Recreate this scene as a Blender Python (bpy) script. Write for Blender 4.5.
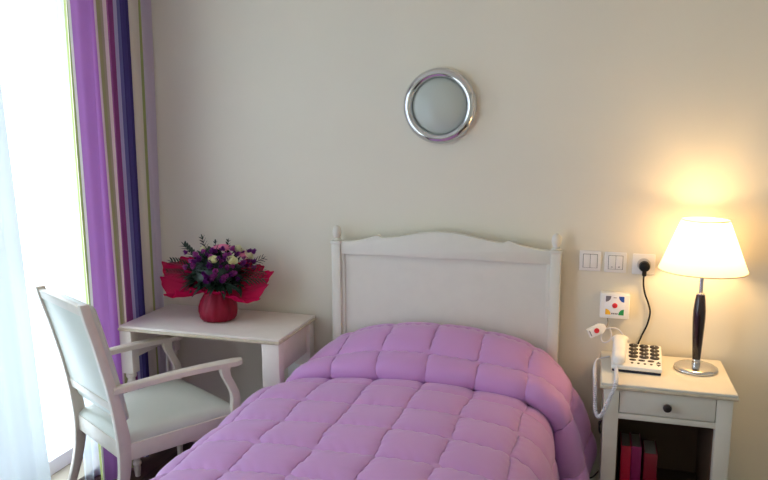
import bpy, bmesh, math, random
import numpy as np
from mathutils import Vector, Matrix
PI = math.pi
scene = bpy.context.scene
for o in list(bpy.data.objects): bpy.data.objects.remove(o, do_unlink=True)
COL = scene.collection

# ------------------------------------------------------------------ camera
F = 707.9; YAW = .2927; PITCH = .1628; ROLL = -.0048
cam = bpy.data.objects.new('camera', bpy.data.cameras.new('camera')); COL.objects.link(cam)
fw = Vector((-math.sin(YAW)*math.cos(PITCH), math.cos(YAW)*math.cos(PITCH), -math.sin(PITCH)))
rt = Vector((math.cos(YAW), math.sin(YAW), 0)); up = rt.cross(fw)
r2 = rt*math.cos(ROLL) + up*math.sin(ROLL); u2 = up*math.cos(ROLL) - rt*math.sin(ROLL)
M = Matrix((r2, u2, -fw)).transposed().to_4x4(); M.translation = (2.1941, -3.0088, 1.6131)
cam.matrix_world = M
cam.data.sensor_width = 36; cam.data.lens = F*36/768; cam.data.clip_start = .02
scene.camera = cam

# ------------------------------------------------------------------ sky, window portal, exposure
w = bpy.data.worlds.new('sky'); scene.world = w; w.use_nodes = True
bg = w.node_tree.nodes['Background']; bg.inputs[0].default_value = (.73, .875, 1.0, 1); bg.inputs[1].default_value = 4.9
WY0, WY1, WZ0, WZ1 = -3.45, -.30, .03, 2.32          # glazed opening in the left wall, its unseen part widened to light the back wall
ld = bpy.data.lights.new('window_portal', 'AREA'); ld.shape = 'RECTANGLE'; ld.size = WZ1-WZ0; ld.size_y = WY1-WY0
ld.cycles.is_portal = True
po = bpy.data.objects.new('window_portal', ld); COL.objects.link(po)
po.location = (-.10, (WY0+WY1)/2, (WZ0+WZ1)/2); po.rotation_euler = (0, -PI/2, 0)
vs = scene.view_settings
scene.display_settings.display_device = 'sRGB'
vs.view_transform = 'Standard'; vs.look = 'None'; vs.gamma = 1; vs.use_curve_mapping = False
vs.exposure = 0.36
scene.cycles.max_bounces = 12; scene.cycles.diffuse_bounces = 8; scene.cycles.transparent_max_bounces = 16
scene.cycles.use_denoising = True
scene.cycles.sample_clamp_indirect = 6

# ------------------------------------------------------------------ materials
def srgb(r, g, b):
    f = lambda c: ((c/255+.055)/1.055)**2.4 if c > 10 else c/255/12.92
    return (f(r), f(g), f(b), 1)
def mat(name, col, rough=.5, metal=0, noise=0, nscale=8, bump=0, bscale=60, spec=.5, sheen=0, coat=0):
    m = bpy.data.materials.new(name); m.use_nodes = True; nt = m.node_tree; b = nt.nodes['Principled BSDF']
    b.inputs['Roughness'].default_value = rough; b.inputs['Metallic'].default_value = metal
    b.inputs['Specular IOR Level'].default_value = spec
    if sheen: b.inputs['Sheen Weight'].default_value = sheen
    if coat: b.inputs['Coat Weight'].default_value = coat; b.inputs['Coat Roughness'].default_value = .1
    tc = nt.nodes.new('ShaderNodeTexCoord')
    if noise:
        n = nt.nodes.new('ShaderNodeTexNoise'); n.inputs['Scale'].default_value = nscale; n.inputs['Detail'].default_value = 5
        r = nt.nodes.new('ShaderNodeValToRGB')
        r.color_ramp.elements[0].position = .3; r.color_ramp.elements[1].position = .7
        r.color_ramp.elements[0].color = [c*(1-noise) for c in col[:3]]+[1]
        r.color_ramp.elements[1].color = [min(1, c*(1+noise)) for c in col[:3]]+[1]
        nt.links.new(tc.outputs['Object'], n.inputs['Vector']); nt.links.new(n.outputs['Fac'], r.inputs[0]); nt.links.new(r.outputs[0], b.inputs['Base Color'])
    else: b.inputs['Base Color'].default_value = col
    if bump:
        n2 = nt.nodes.new('ShaderNodeTexNoise'); n2.inputs['Scale'].default_value = bscale; n2.inputs['Detail'].default_value = 3
        bp = nt.nodes.new('ShaderNodeBump'); bp.inputs['Strength'].default_value = bump; bp.inputs['Distance'].default_value = .004
        nt.links.new(tc.outputs['Object'], n2.inputs['Vector']); nt.links.new(n2.outputs['Fac'], bp.inputs['Height']); nt.links.new(bp.outputs[0], b.inputs['Normal'])
    return m
def cloth(name, col, trans=.3, transp=0, tint=None):
    """thin fabric: diffuse + translucent (+ see-through)"""
    m = bpy.data.materials.new(name); m.use_nodes = True; nt = m.node_tree
    for n in list(nt.nodes): nt.nodes.remove(n)
    out = nt.nodes.new('ShaderNodeOutputMaterial')
    d = nt.nodes.new('ShaderNodeBsdfDiffuse'); t = nt.nodes.new('ShaderNodeBsdfTranslucent')
    d.inputs[0].default_value = col; t.inputs[0].default_value = tint or col
    mx = nt.nodes.new('ShaderNodeMixShader'); mx.inputs[0].default_value = trans
    nt.links.new(d.outputs[0], mx.inputs[1]); nt.links.new(t.outputs[0], mx.inputs[2])
    res = mx
    if transp:
        tr = nt.nodes.new('ShaderNodeBsdfTransparent'); m2 = nt.nodes.new('ShaderNodeMixShader'); m2.inputs[0].default_value = transp
        nt.links.new(mx.outputs[0], m2.inputs[1]); nt.links.new(tr.outputs[0], m2.inputs[2]); res = m2
    nt.links.new(res.outputs[0], out.inputs[0])
    m['d'] = 1
    return m, d, t
WALL = mat('wall_paint', srgb(228, 222, 206), .75, noise=.015, nscale=3, bump=.06, bscale=140, spec=.2)
CEIL = mat('ceiling_paint', srgb(235, 232, 224), .9, spec=.1)
PAINT = mat('cream_painted_wood', srgb(222, 217, 205), .42, noise=.02, nscale=14, bump=.03, bscale=70)
PAINT_W = mat('white_painted_wood', srgb(232, 222, 214), .42, noise=.03, nscale=16, bump=.03, bscale=70)
EDGE = mat('worn_moulding', srgb(206, 192, 168), .45, noise=.14, nscale=26)
GAP = mat('drawer_gap_shade', srgb(60, 50, 42), .8)  # darkness of the gap under the drawer, put into the colour
VINYL = mat('pale_vinyl', srgb(208, 210, 198), .42, noise=.012, nscale=10, bump=.03, bscale=160)
CHROME = mat('chrome', (.64, .64, .66, 1), .12, 1)
CHROME_S = mat('satin_chrome', (.72, .70, .68, 1), .2, 1)
DARKWOOD = mat('dark_lacquered_wood', srgb(34, 18, 20), .18, noise=.2, nscale=20, coat=.5)
KNOB = mat('dark_bronze', srgb(52, 44, 44), .3, .5)
PLASTIC = mat('white_plastic', srgb(238, 236, 234), .35)
PLASTIC_G = mat('grey_white_plastic', srgb(205, 203, 204), .35)
SHADOWLINE = mat('gap_shade_grey', srgb(120, 118, 120), .6)  # grey that paints the shadow line around the switch rockers
BLACK = mat('black_plastic', srgb(18, 17, 20), .5, spec=.25)
KEY = mat('dark_key', srgb(46, 40, 40), .45)
NAVY = mat('navy_base', srgb(30, 34, 62), .4)
RED = mat('red_button', srgb(214, 36, 50), .4)
GREY = mat('grey_print', srgb(120, 112, 120), .5)
BLUE = mat('blue_print', srgb(30, 80, 170), .5)
YELLOW = mat('yellow_print', srgb(240, 184, 50), .5)
GREEN = mat('green_print', srgb(30, 145, 80), .5)
DIFF = mat('frosted_glass', srgb(184, 190, 182), .28, spec=.5)
CORDW = mat('white_cord', srgb(225, 224, 230), .4)

def floor_material():
    m = bpy.data.materials.new('dark_wood_floor'); m.use_nodes = True; nt = m.node_tree; b = nt.nodes['Principled BSDF']
    tc = nt.nodes.new('ShaderNodeTexCoord'); br = nt.nodes.new('ShaderNodeTexBrick'); mp = nt.nodes.new('ShaderNodeMapping')
    br.inputs['Color1'].default_value = srgb(98, 74, 62); br.inputs['Color2'].default_value = srgb(82, 60, 52); br.inputs['Mortar'].default_value = srgb(38, 27, 24)
    br.inputs['Scale'].default_value = 1; br.inputs['Brick Width'].default_value = 1.2; br.inputs['Row Height'].default_value = .12; br.inputs['Mortar Size'].default_value = .0025
    mp.inputs['Rotation'].default_value = (0, 0, PI/2)
    n = nt.nodes.new('ShaderNodeTexNoise'); n.inputs['Scale'].default_value = 6; n.inputs['Detail'].default_value = 6
    mp2 = nt.nodes.new('ShaderNodeMapping'); mp2.inputs['Scale'].default_value = (8, 1, 1)
    mx = nt.nodes.new('ShaderNodeMixRGB'); mx.blend_type = 'MULTIPLY'; mx.inputs[0].default_value = .5
    L = nt.links.new
    L(tc.outputs['Object'], mp.inputs[0]); L(mp.outputs[0], br.inputs['Vector']); L(tc.outputs['Object'], mp2.inputs[0]); L(mp2.outputs[0], n.inputs['Vector'])
    L(br.outputs['Color'], mx.inputs[1]); L(n.outputs['Fac'], mx.inputs[2]); L(mx.outputs[0], b.inputs['Base Color'])
    b.inputs['Roughness'].default_value = .35
    return m
FLOOR = floor_material()

# ------------------------------------------------------------------ mesh helpers
class MB:
    def __init__(s): s.bm = bmesh.new(); s.uv = None
    def box(s, lo, hi, bev=0, seg=2, mx=None):
        b = bmesh.new()
        lo, hi = Vector(lo), Vector(hi)
        r = bmesh.ops.create_cube(b, size=1)
        for v in r['verts']:
            v.co = Vector([lo[i] + (v.co[i]+.5)*(hi[i]-lo[i]) for i in range(3)])
        if bev: bmesh.ops.bevel(b, geom=list(b.edges), offset=bev, segments=seg, profile=.5, affect='EDGES')
        return s.add(b, mx)
    def add(s, b, mx=None):
        if mx is not None: bmesh.ops.transform(b, matrix=mx, verts=b.verts)
        bmesh.ops.recalc_face_normals(b, faces=b.faces)
        me = bpy.data.meshes.new('t'); b.to_mesh(me); b.free(); s.bm.from_mesh(me); bpy.data.meshes.remove(me); return s
    def lathe(s, prof, at=(0, 0, 0), n=32, mx=None, cap=True):
        """prof: list of (radius, z)"""
        b = bmesh.new(); rings = []
        for (r, z) in prof:
            rings.append([b.verts.new((r*math.cos(2*PI*k/n), r*math.sin(2*PI*k/n), z)) for k in range(n)] if r > 1e-5 else [b.verts.new((0, 0, z))])
        for a, c in zip(rings, rings[1:]):
            for k in range(n):
                k2 = (k+1) % n
                if len(a) == 1 and len(c) == 1: continue
                if len(a) == 1: b.faces.new((a[0], c[k2], c[k]))
                elif len(c) == 1: b.faces.new((a[k], a[k2], c[0]))
                else: b.faces.new((a[k], a[k2], c[k2], c[k]))
        if cap:
            if len(rings[0]) > 1: b.faces.new(rings[0][::-1])
            if len(rings[-1]) > 1: b.faces.new(rings[-1])
        T = Matrix.Translation(at)
        return s.add(b, T @ mx if mx is not None else T)
    def tube(s, pts, r, n=10, rs=None, closed=False):
        b = bmesh.new(); pts = [Vector(p) for p in pts]; rings = []
        N = None
        for i, p in enumerate(pts):
            t = (pts[min(i+1, len(pts)-1)] - pts[max(i-1, 0)]).normalized()
            if N is None:
                N = t.orthogonal().normalized()
            N = (N - t*N.dot(t)).normalized(); B = t.cross(N)
            rr = rs[i] if rs else r
            rings.append([b.verts.new(p + (N*math.cos(2*PI*k/n) + B*math.sin(2*PI*k/n))*rr) for k in range(n)])
        for a, c in zip(rings, rings[1:]):
            for k in range(n): b.faces.new((a[k], a[(k+1) % n], c[(k+1) % n], c[k]))
        b.faces.new(rings[0][::-1]); b.faces.new(rings[-1])
        return s.add(b)
    def sweep(s, secs, mx=None, bev=0):
        """secs: list of rings (same count) of points, joined and capped"""
        b = bmesh.new(); rings = [[b.verts.new(p) for p in r] for r in secs]; n = len(rings[0])
        for a, c in zip(rings, rings[1:]):
            for k in range(n): b.faces.new((a[k], a[(k+1) % n], c[(k+1) % n], c[k]))
        b.faces.new(rings[0][::-1]); b.faces.new(rings[-1])
        if bev:
            bmesh.ops.recalc_face_normals(b, faces=b.faces)
            es = [e for e in b.edges if len(e.link_faces) == 2 and e.calc_face_angle() > .7]
            bmesh.ops.bevel(b, geom=es, offset=bev, segments=2, profile=.5, affect='EDGES', clamp_overlap=True)
        return s.add(b, mx)
    def prism(s, outline, axis, a, c, bev=0, mx=None):
        """outline: 2D points; extruded along axis from a to c. axis 1: outline=(x,z); axis 0: (y,z); axis 2: (x,y)"""
        def P(q, v): return {0: (v, q[0], q[1]), 1: (q[0], v, q[1]), 2: (q[0], q[1], v)}[axis]
        b = bmesh.new(); A = [b.verts.new(P(q, a)) for q in outline]; C = [b.verts.new(P(q, c)) for q in outline]; n = len(A)
        f1 = b.faces.new(A[::-1]); f2 = b.faces.new(C)
        for k in range(n): b.faces.new((A[k], A[(k+1) % n], C[(k+1) % n], C[k]))
        if bev:
            es = [e for e in b.edges if (e.verts[0] in A) == (e.verts[1] in A)]
            bmesh.ops.recalc_face_normals(b, faces=b.faces)
            bmesh.ops.bevel(b, geom=es, offset=bev, segments=2, profile=.5, affect='EDGES', clamp_overlap=True)
        return s.add(b, mx)
    def grid(s, P, uvs=None):
        """P[i][j] points"""
        b = s.bm; V = [[b.verts.new(p) for p in r] for r in P]
        lay = b.loops.layers.uv.verify() if uvs else None
        for i in range(len(V)-1):
            for j in range(len(V[0])-1):
                f = b.faces.new((V[i][j], V[i][j+1], V[i+1][j+1], V[i+1][j]))
                if uvs:
                    for l, (a, c) in zip(f.loops, ((i, j), (i, j+1), (i+1, j+1), (i+1, j))): l[lay].uv = uvs[a][c]
        return s
    def build(s, name, m, parent=None, smooth=True, angle=40, loc=None, rz=0):
        me = bpy.data.meshes.new(name); s.bm.to_mesh(me); s.bm.free()
        me.materials.append(m)
        if smooth:
            me.shade_smooth(); me.set_sharp_from_angle(angle=math.radians(angle))
        o = bpy.data.objects.new(name, me); COL.objects.link(o)
        if parent: o.parent = parent
        if loc is not None: o.location = loc
        o.rotation_euler.z = rz
        return o
def empty(name, loc, label, cat, group=None, rz=0):
    o = bpy.data.objects.new(name, None); COL.objects.link(o); o.location = loc; o.rotation_euler.z = rz; o.empty_display_size = .05
    return tag(o, label, cat, group)
def tag(o, label, cat, group=None):
    o['label'] = label; o['category'] = cat
    if group: o['group'] = group
    return o
def struct(o): o['kind'] = 'structure'; return o
def cat_rom(pts, n=8):
    pts = [Vector(p) for p in pts]; P = [pts[0]*2-pts[1]] + pts + [pts[-1]*2-pts[-2]]; out = []
    for i in range(1, len(P)-2):
        for k in range(n):
            t = k/n; a, b, c, d = P[i-1:i+3]
            out.append(.5*((2*b)+(c-a)*t+(2*a-5*b+4*c-d)*t*t+(3*b-a-3*c+d)*t**3))
    out.append(pts[-1]); return out

# ------------------------------------------------------------------ room shell
RX, RY, RZ = 3.55, -4.6, 2.55
struct(MB().box((-.2, RY-.15, -.1), (RX+.15, .15, 0)).build('floor', FLOOR, smooth=False))
struct(MB().box((-.2, RY-.15, RZ), (RX+.15, .15, RZ+.1)).build('ceiling', CEIL, smooth=False))
struct(MB().box((-.2, 0, 0), (RX+.15, .15, RZ)).build('wall_back', WALL, smooth=False))
struct(MB().box((-.2, RY-.15, 0), (RX+.15, RY, RZ)).build('wall_front', WALL, smooth=False))
struct(MB().box((RX, RY, 0), (RX+.15, 0, RZ)).build('wall_right', WALL, smooth=False))
wl = MB()
wl.box((-.2, RY, 0), (0, WY0, RZ)).box((-.2, WY1, 0), (0, 0, RZ)).box((-.2, WY0, WZ1), (0, WY1, RZ)).box((-.2, WY0, 0), (0, WY1, WZ0))
struct(wl.build('wall_left', WALL, smooth=False))
struct(MB().box((.001, -.014, 0), (RX, 0, .08), .003).build('baseboard_back', PAINT))
struct(MB().box((RX-.014, RY, 0), (RX, -.014, .08), .003).build('baseboard_right', PAINT))
struct(MB().box((-.2, WY0, WZ0), (.03, WY1, WZ0+.02), .004).build('trim_1', mat('threshold_daylight_beige', srgb(176, 164, 144), .5)))  # threshold strip; pale beige stands in for window light on the floor
wn = struct(bpy.data.objects.new('window_1', None)); COL.objects.link(wn); wn.location = (-.14, (WY0+WY1)/2, WZ0)
GLASS = bpy.data.materials.new('window_glass'); GLASS.use_nodes = True
nt = GLASS.node_tree; nt.nodes.clear()
go = nt.nodes.new('ShaderNodeOutputMaterial'); gt = nt.nodes.new('ShaderNodeBsdfTransparent'); gg = nt.nodes.new('ShaderNodeBsdfGlossy'); gm = nt.nodes.new('ShaderNodeMixShader')
gg.inputs['Roughness'].default_value = .02; gm.inputs[0].default_value = .05
nt.links.new(gt.outputs[0], gm.inputs[1]); nt.links.new(gg.outputs[0], gm.inputs[2]); nt.links.new(gm.outputs[0], go.inputs[0])
H = WZ1-WZ0; HW = (WY1-WY0)/2
fr = MB()
fr.box((-.03, -HW, 0), (.03, -HW+.06, H), .004).box((-.03, HW-.06, 0), (.03, HW, H), .004).box((-.029, -HW+.058, H-.06), (.029, HW-.058, H-.001), .003).box((-.029, -HW+.058, .021), (.029, HW-.058, .09), .003)
fr.box((-.031, -.05, .022), (.031, .05, H-.002), .004)
struct(fr.build('window_frame', PLASTIC, wn))
struct(MB().box((-.004, -HW+.055, .085), (.004, -.045, H-.055)).build('pane', GLASS, wn, smooth=False))
struct(MB().box((-.004, .045, .085), (.004, HW-.055, H-.055)).build('pane', GLASS, wn, smooth=False))

# ------------------------------------------------------------------ curtains
struct(MB().box((.05, -3.6, 2.494), (.16, -.03, 2.52), .004).build('curtain_rail', PLASTIC))  # unseen curtain rail, added for the curtains to hang from
CY0, CY1, CX0, CF, CAMP, CH2, CPH = -.545, -.014, .130, 4.6, .024, .30, 2.9     # edges, plane, folds and depth of the striped curtain
def fold(u, v, y0, y1, x0, folds, amp, ph, h2):
    a = 2*PI*folds*u + ph + .35*math.sin(3*v+5*u); tight = .85+.35*v
    return (x0 + amp*tight*(math.sin(a) + h2*math.sin(2.3*a+1.3*v+1)), y0+(y1-y0)*u + .25*amp*math.cos(a))
def stop_u(p):       # cloth position of a stripe whose edge stands at width p (80..169) of the hanging cloth
    best = 1
    for i in range(601):
        u = i/600; x, y = fold(u, .42, CY0, CY1, CX0, CF, CAMP, CPH, CH2)
        d = Vector((x, y, 1.05)) - M.translation
        if 384 + F*d.dot(r2)/d.dot(fw) >= p: best = u; break
    return min(.999, best)
def stripe_mat():
    m, d, t = cloth('striped_curtain_cloth', (1, 1, 1, 1), .19)
    nt = m.node_tree
    uvn = nt.nodes.new('ShaderNodeUVMap'); sx = nt.nodes.new('ShaderNodeSeparateXYZ'); cr = nt.nodes.new('ShaderNodeValToRGB'); cr.color_ramp.interpolation = 'CONSTANT'
    G = srgb(160, 168, 108); Wt = srgb(235, 230, 226); Pu = srgb(182, 126, 194); Cr = srgb(222, 212, 196); Gg = srgb(168, 168, 130); Pl = srgb(156, 92, 142)
    Lb = srgb(196, 200, 220); Sl = srgb(116, 118, 166); Nv = srgb(78, 68, 122); Lv = srgb(202, 190, 204); Gr = srgb(204, 198, 190)
    px = [(80, Cr), (83, G), (87, Wt), (89, Pu), (112, Cr), (114.5, G), (117.5, Gg), (119.5, Cr), (122, Pl), (127, Lb), (131, Sl), (134, Nv), (141, Cr), (149.5, G), (151.5, Lv), (161, Nv), (164, Gr)]
    el = cr.color_ramp.elements; el.remove(el[1])
    for i, (p, c) in enumerate(px):
        u = stop_u(p)
        e = el[0] if i == 0 else el.new(u)
        e.position = u; e.color = c
    nt.links.new(uvn.outputs[0], sx.inputs[0]); nt.links.new(sx.outputs[0], cr.inputs[0])
    wv = nt.nodes.new('ShaderNodeTexNoise'); wv.inputs['Scale'].default_value = 220
    bp = nt.nodes.new('ShaderNodeBump'); bp.inputs['Strength'].default_value = .15; bp.inputs['Distance'].default_value = .002
    nt.links.new(wv.outputs['Fac'], bp.inputs['Height'])
    for n in (d, t):
        nt.links.new(cr.outputs[0], n.inputs[0]); nt.links.new(bp.outputs[0], n.inputs['Normal'])
    return m
def curtain(y0, y1, x0, folds, amp, z0, z1, nu=240, nv=44, ph=0, h2=.18, shift=None):
    P, U = [], []
    for j in range(nv+1):
        v = j/nv; z = z0+(z1-z0)*v; row, ur = [], []
        for i in range(nu+1):
            u = i/nu; x, y = fold(u, v, y0, y1, x0, folds, amp, ph, h2)
            row.append((x, y + (shift(u, v) if shift else 0), z)); ur.append((u, v))
        P.append(row); U.append(ur)
    return MB().grid(P, U)
SC = stripe_mat()
c = curtain(CY0, CY1, CX0, CF, CAMP, .012, 2.49, nu=400, ph=CPH, h2=CH2)
c = c.build('striped_curtain', SC, angle=180)
tag(c, 'long striped curtain in purple, green and grey hanging beside the window', 'curtain')
SH, _, _ = cloth('sheer_fabric', srgb(232, 240, 242), .155, .015)
SH2, _, _ = cloth('thin_sheer_fabric', srgb(232, 244, 250), .55, .45)
c = curtain(-2.15, -.765, .030, 12, .012, .012, 2.48, shift=lambda u, v: -.13*(v-.25)*u, ph=.3).build('sheer_curtain', SH, angle=180)
tag(c, 'white sheer curtain hanging in soft folds at the far left edge', 'curtain', 'sheer curtains at the window')
c = curtain(-.56, -.40, .040, 3, .010, .012, 2.48, nu=80, ph=1).build('sheer_curtain', SH2, angle=180)
tag(c, 'narrow white sheer curtain just beside the striped curtain', 'curtain', 'sheer curtains at the window')

# ------------------------------------------------------------------ bed
bed = empty('bed', (1.5665, -.06, 0), 'single bed with a cream painted headboard against the wall', 'bed')
L = 1.5665; hw = .5004
def loc(b, name, m, **k): return b.build(name, m, bed, **k)
for s in (-1, 1):
    px = s*(hw-.021)
    b = MB().box((px-.021, -.028, 0), (px+.021, .02, 1.092), .004).box((px-.024, -.031, 1.086), (px+.024, .023, 1.098), .003)
    post = loc(b, 'bed_post', PAINT)
    MB().lathe([(.012, 1.097), (.0185, 1.100), (.019, 1.105), (.013, 1.109), (.0145, 1.114), (.0185, 1.122), (.0205, 1.133), (.0195, 1.146), (.015, 1.158), (.008, 1.165), (0, 1.168)], (px, -.004, 0), 28).build('finial', PAINT, post)
iw = hw-.042
def prof(x):
    a = abs(x)
    if a > .287:      # outer concave sweep up to the cusp
        t = max(0, (iw-a)/(iw-.287)); return 1.096 + .035*t**2.2
    t = (.287-a)/.287
    return 1.118 + .037*(.5-.5*math.cos(PI*min(1, t*1.02))) + .013*max(0, 1-t*14)
N = 180
top = [(-iw + 2*iw*i/N, prof(-iw + 2*iw*i/N)) for i in range(N+1)]
loc(MB().prism(top[::-1] + [(-iw, 1.040), (iw, 1.040)], 1, -.02, .012, .003), 'top_rail', PAINT)
loc(MB().box((-iw, -.004, .30), (iw, .010, 1.045)), 'headboard_panel', PAINT)
loc(MB().box((iw-.016, -.012, .30), (iw, .0, 1.04), .002), 'panel_bead', PAINT); loc(MB().box((-iw, -.012, .30), (-iw+.016, .0, 1.04), .002), 'panel_bead', PAINT)
for s in (-1, 1): loc(MB().box((s*.45-.012, -1.97, .22), (s*.45+.012, -.02, .34), .003), 'side_rail', PAINT)
loc(MB().box((-.46, -1.99, .22), (.46, -1.965, .36), .003), 'foot_rail', PAINT)
for s in (-1, 1): loc(MB().box((s*.43-.025, -1.99, 0), (s*.43+.025, -1.94, .24), .004), 'leg', PAINT)
loc(MB().box((-.445, -1.96, .30), (.425, -.045, .522), .04, 4), 'mattress', mat('mattress_ticking', srgb(232, 230, 226), .8))

# duvet: one continuous quilted cover, drawn over the pillow and tucked under its front edge
def duvet():
    # y, zc, w(right), w(left), crown, drop z right, flare right
    # y, zc, w(right), w(left), crown right, drop z right, flare right, crown left
    K = [(-.106, .708, .470, .485, .085, .40, .080, .095),
         (-.122, .735, .478, .495, .105, .36, .095, .120),
         (-.164, .752, .488, .505, .112, .30, .115, .140),
         (-.220, .742, .495, .520, .105, .26, .125, .145),
         (-.290, .714, .500, .535, .090, .23, .120, .130),
         (-.350, .680, .505, .545, .074, .20, .105, .100),
         (-.406, .654, .505, .550, .060, .19, .080, .072),
         (-.412, .626, .500, .550, .050, .19, .060, .056),
         (-.362, .604, .470, .54, .040, .20, .045, .044),
         (-.350, .574, .430, .540, .036, .20, .035, .040),
         (-.385, .560, .425, .545, .038, .17, .035, .042),
         (-.440, .582, .432, .555, .042, .16, .045, .046),
         (-.560, .600, .440, .620, .044, .15, .050, .046),
         (-1.00, .600, .445, .610, .044, .15, .055, .046),
         (-1.50, .600, .450, .620, .044, .15, .060, .046),
         (-1.95, .600, .455, .620, .044, .15, .060, .046),
         (-2.02, .585, .455, .590, .042, .15, .06, .044),
         (-2.07, .530, .455, .585, .040, .15, .06, .040),
         (-2.085, .42, .455, .58, .02, .15, .05, .02),
         (-2.095, .22, .455, .58, .01, .15, .05, .01)]
    K = np.array(K); seg = np.hypot(np.diff(K[:, 0]), np.diff(K[:, 1])); T = np.concatenate([[0], np.cumsum(seg)])
    nv = 430; ts = np.linspace(0, T[-1], nv)
    # smooth interpolation (Catmull-Rom on non-uniform keys through np.interp + small blur)
    R = np.stack([np.interp(ts, T, K[:, i]) for i in range(8)], 1)
    ker = np.array([1, 2, 3, 2, 1.]); ker /= ker.sum()
    Rp = np.pad(R, ((2, 2), (0, 0)), mode='edge'); R = np.stack([np.convolve(Rp[:, i], ker, 'valid') for i in range(8)], 1)
    vcrease = T[9]
    nu = 260; US = np.linspace(-.90, .90, nu)
    rng = random.Random(3)
    G = np.zeros((nv, nu, 3))
    for j in range(nv):
        y, zc, wr, wlft, crr, zb, fl, crl = R[j]
        zbl = .20
        def side(w_, zb_, fl_, cr, left=False):
            e = zc-cr
            q = [(0, zc), (.35*w_, zc-.12*cr), (.65*w_, zc-.38*cr), (.86*w_, zc-.70*cr), (.97*w_, e-.012), (w_+.025, e-.045), (w_+.040+.15*fl_, e-.10), (w_+.035+.55*fl_, (e+zb_)/2-.02), (w_+.03+.85*fl_, zb_+.05), (w_+.01+.7*fl_, zb_)]
            if left: q[5:] = [(w_+.012, e-.045), (w_+.012, e-.10), (w_, (e+zb_)/2-.02), (w_-.012, zb_+.05), (w_-.02, zb_)]
            c = cat_rom([(a, 0, b) for a, b in q], 8)
            c = np.array([(p.x, p.z) for p in c]); d = np.concatenate([[0], np.cumsum(np.hypot(*np.diff(c, axis=0).T))])
            return c, d
        cR, dR = side(wr, zb, fl, crr); cL, dL = side(wlft, zbl, .02, crl, True)
        ua = np.abs(US); pos = US >= 0
        x = np.where(pos, np.interp(ua*dR[-1]/.90, dR, cR[:, 0]), -np.interp(ua*dL[-1]/.90, dL, cL[:, 0]))
        z = np.where(pos, np.interp(ua*dR[-1]/.90, dR, cR[:, 1]), np.interp(ua*dL[-1]/.90, dL, cL[:, 1]))
        G[j, :, 0] = L + x; G[j, :, 1] = y; G[j, :, 2] = z
    # real arc length across, so that the stitches keep their spacing
    dS = np.linalg.norm(np.diff(G, axis=1), axis=2); A = np.concatenate([np.zeros((nv, 1)), np.cumsum(dS, 1)], 1); A -= A[:, nu//2:nu//2+1]
    du = np.gradient(G, axis=1); dv = np.gradient(G, axis=0); Nn = np.cross(du, dv); Nn /= np.linalg.norm(Nn, axis=2, keepdims=True)+1e-9
    if Nn[nv//2+40, nu//2, 2] < 0: Nn = -Nn
    V = np.repeat(ts[:, None], nu, 1) - vcrease
    wob = .0035*np.sin(9*A+3*np.round(V/.19)) + .003*np.sin(23*V+A*4)
    tri = lambda q, s: np.abs((q/s+.5) % 1-.5)*s
    dU = tri(A-.009+wob, .195); dV = tri(V+wob*.8, .187)
    puff = (1-np.exp(-dU/.018))*(1-np.exp(-dV/.022))
    # fine puckers radiating from the stitches
    pk = .0030*np.sin(A*150+4*np.sin(V*31))*np.exp(-dV/.018) + .0016*np.sin(V*150+5*np.sin(A*27))*np.exp(-dU/.02)
    lump = .004*np.sin(A*7+V*5+1)*np.sin(V*9-A*3)
    crs = np.exp(-(V/.038)**2)
    D = .017*puff*(1-.75*crs) + pk*(1-crs) + lump
    # loose vertical folds in the hanging right side
    hang = np.clip((A-.47)/.2, 0, 1)
    D += hang*.012*np.sin(V*26+A*5)*np.clip(1-crs, 0, 1)
    G = G + Nn*D[..., None]
    return [[tuple(p) for p in r] for r in G]
def duvet_mat():
    m = mat('lavender_quilted_cotton', srgb(200, 146, 202), .55, spec=.25, sheen=.3, noise=.02, nscale=5)
    return m
dv = MB().grid(duvet()).build('duvet', duvet_mat(), angle=180)
sol = dv.modifiers.new('thickness', 'SOLIDIFY'); sol.thickness = .02; sol.offset = -1
tag(dv, 'lavender quilted duvet spread over the bed and pillow', 'duvet')

# ------------------------------------------------------------------ desk
desk = empty('desk', (.5635, -.2205, 0), 'white painted writing desk with turned legs in the corner', 'desk')
tx, ty, tz = .3955, .2045, .7284
b = MB().box((-tx+.004, -ty+.004, tz-.012), (tx-.004, ty, tz), .004, 3); b.build('tabletop', PAINT_W, desk)
MB().box((-tx, -ty, tz-.024), (tx, ty, tz-.010), .005, 3).build('table_edge_moulding', EDGE, desk)
def desk_leg(x, y, a):
    b = MB().box((x-a, y-.026, .505), (x+a, y+.026, tz-.022), .004)
    b.lathe([(.012, .508), (.022, .500), (.0235, .492), (.022, .484), (.0165, .478), (.0165, .468), (.021, .455), (.0235, .43), (.0225, .38), (.017, .12), (.0145, .085), (.013, .078), (.019, .070), (.0195, .060), (.014, .052), (.016, .04), (.012, .0), ], (x, y, 0), 24)
    b.build('leg', PAINT_W, desk)
for sx in (-1, 1):
    for sy in (-1, 1):
        a = .029 if sx < 0 else .040
        desk_leg(sx*(tx-.006-a), sy*(ty-.032)+(-.0 if sy < 0 else -.012), a)
for sx in (-1, 1):
    MB().box((sx*(tx-.034)-.010, -ty+.055, .565), (sx*(tx-.034)+.010, ty-.06, tz-.022), .002).build('side_apron', PAINT_W, desk)
MB().box((-tx+.055, ty-.05, .60), (tx-.055, ty-.035, tz-.022), .002).build('back_apron', PAINT_W, desk)

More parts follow.
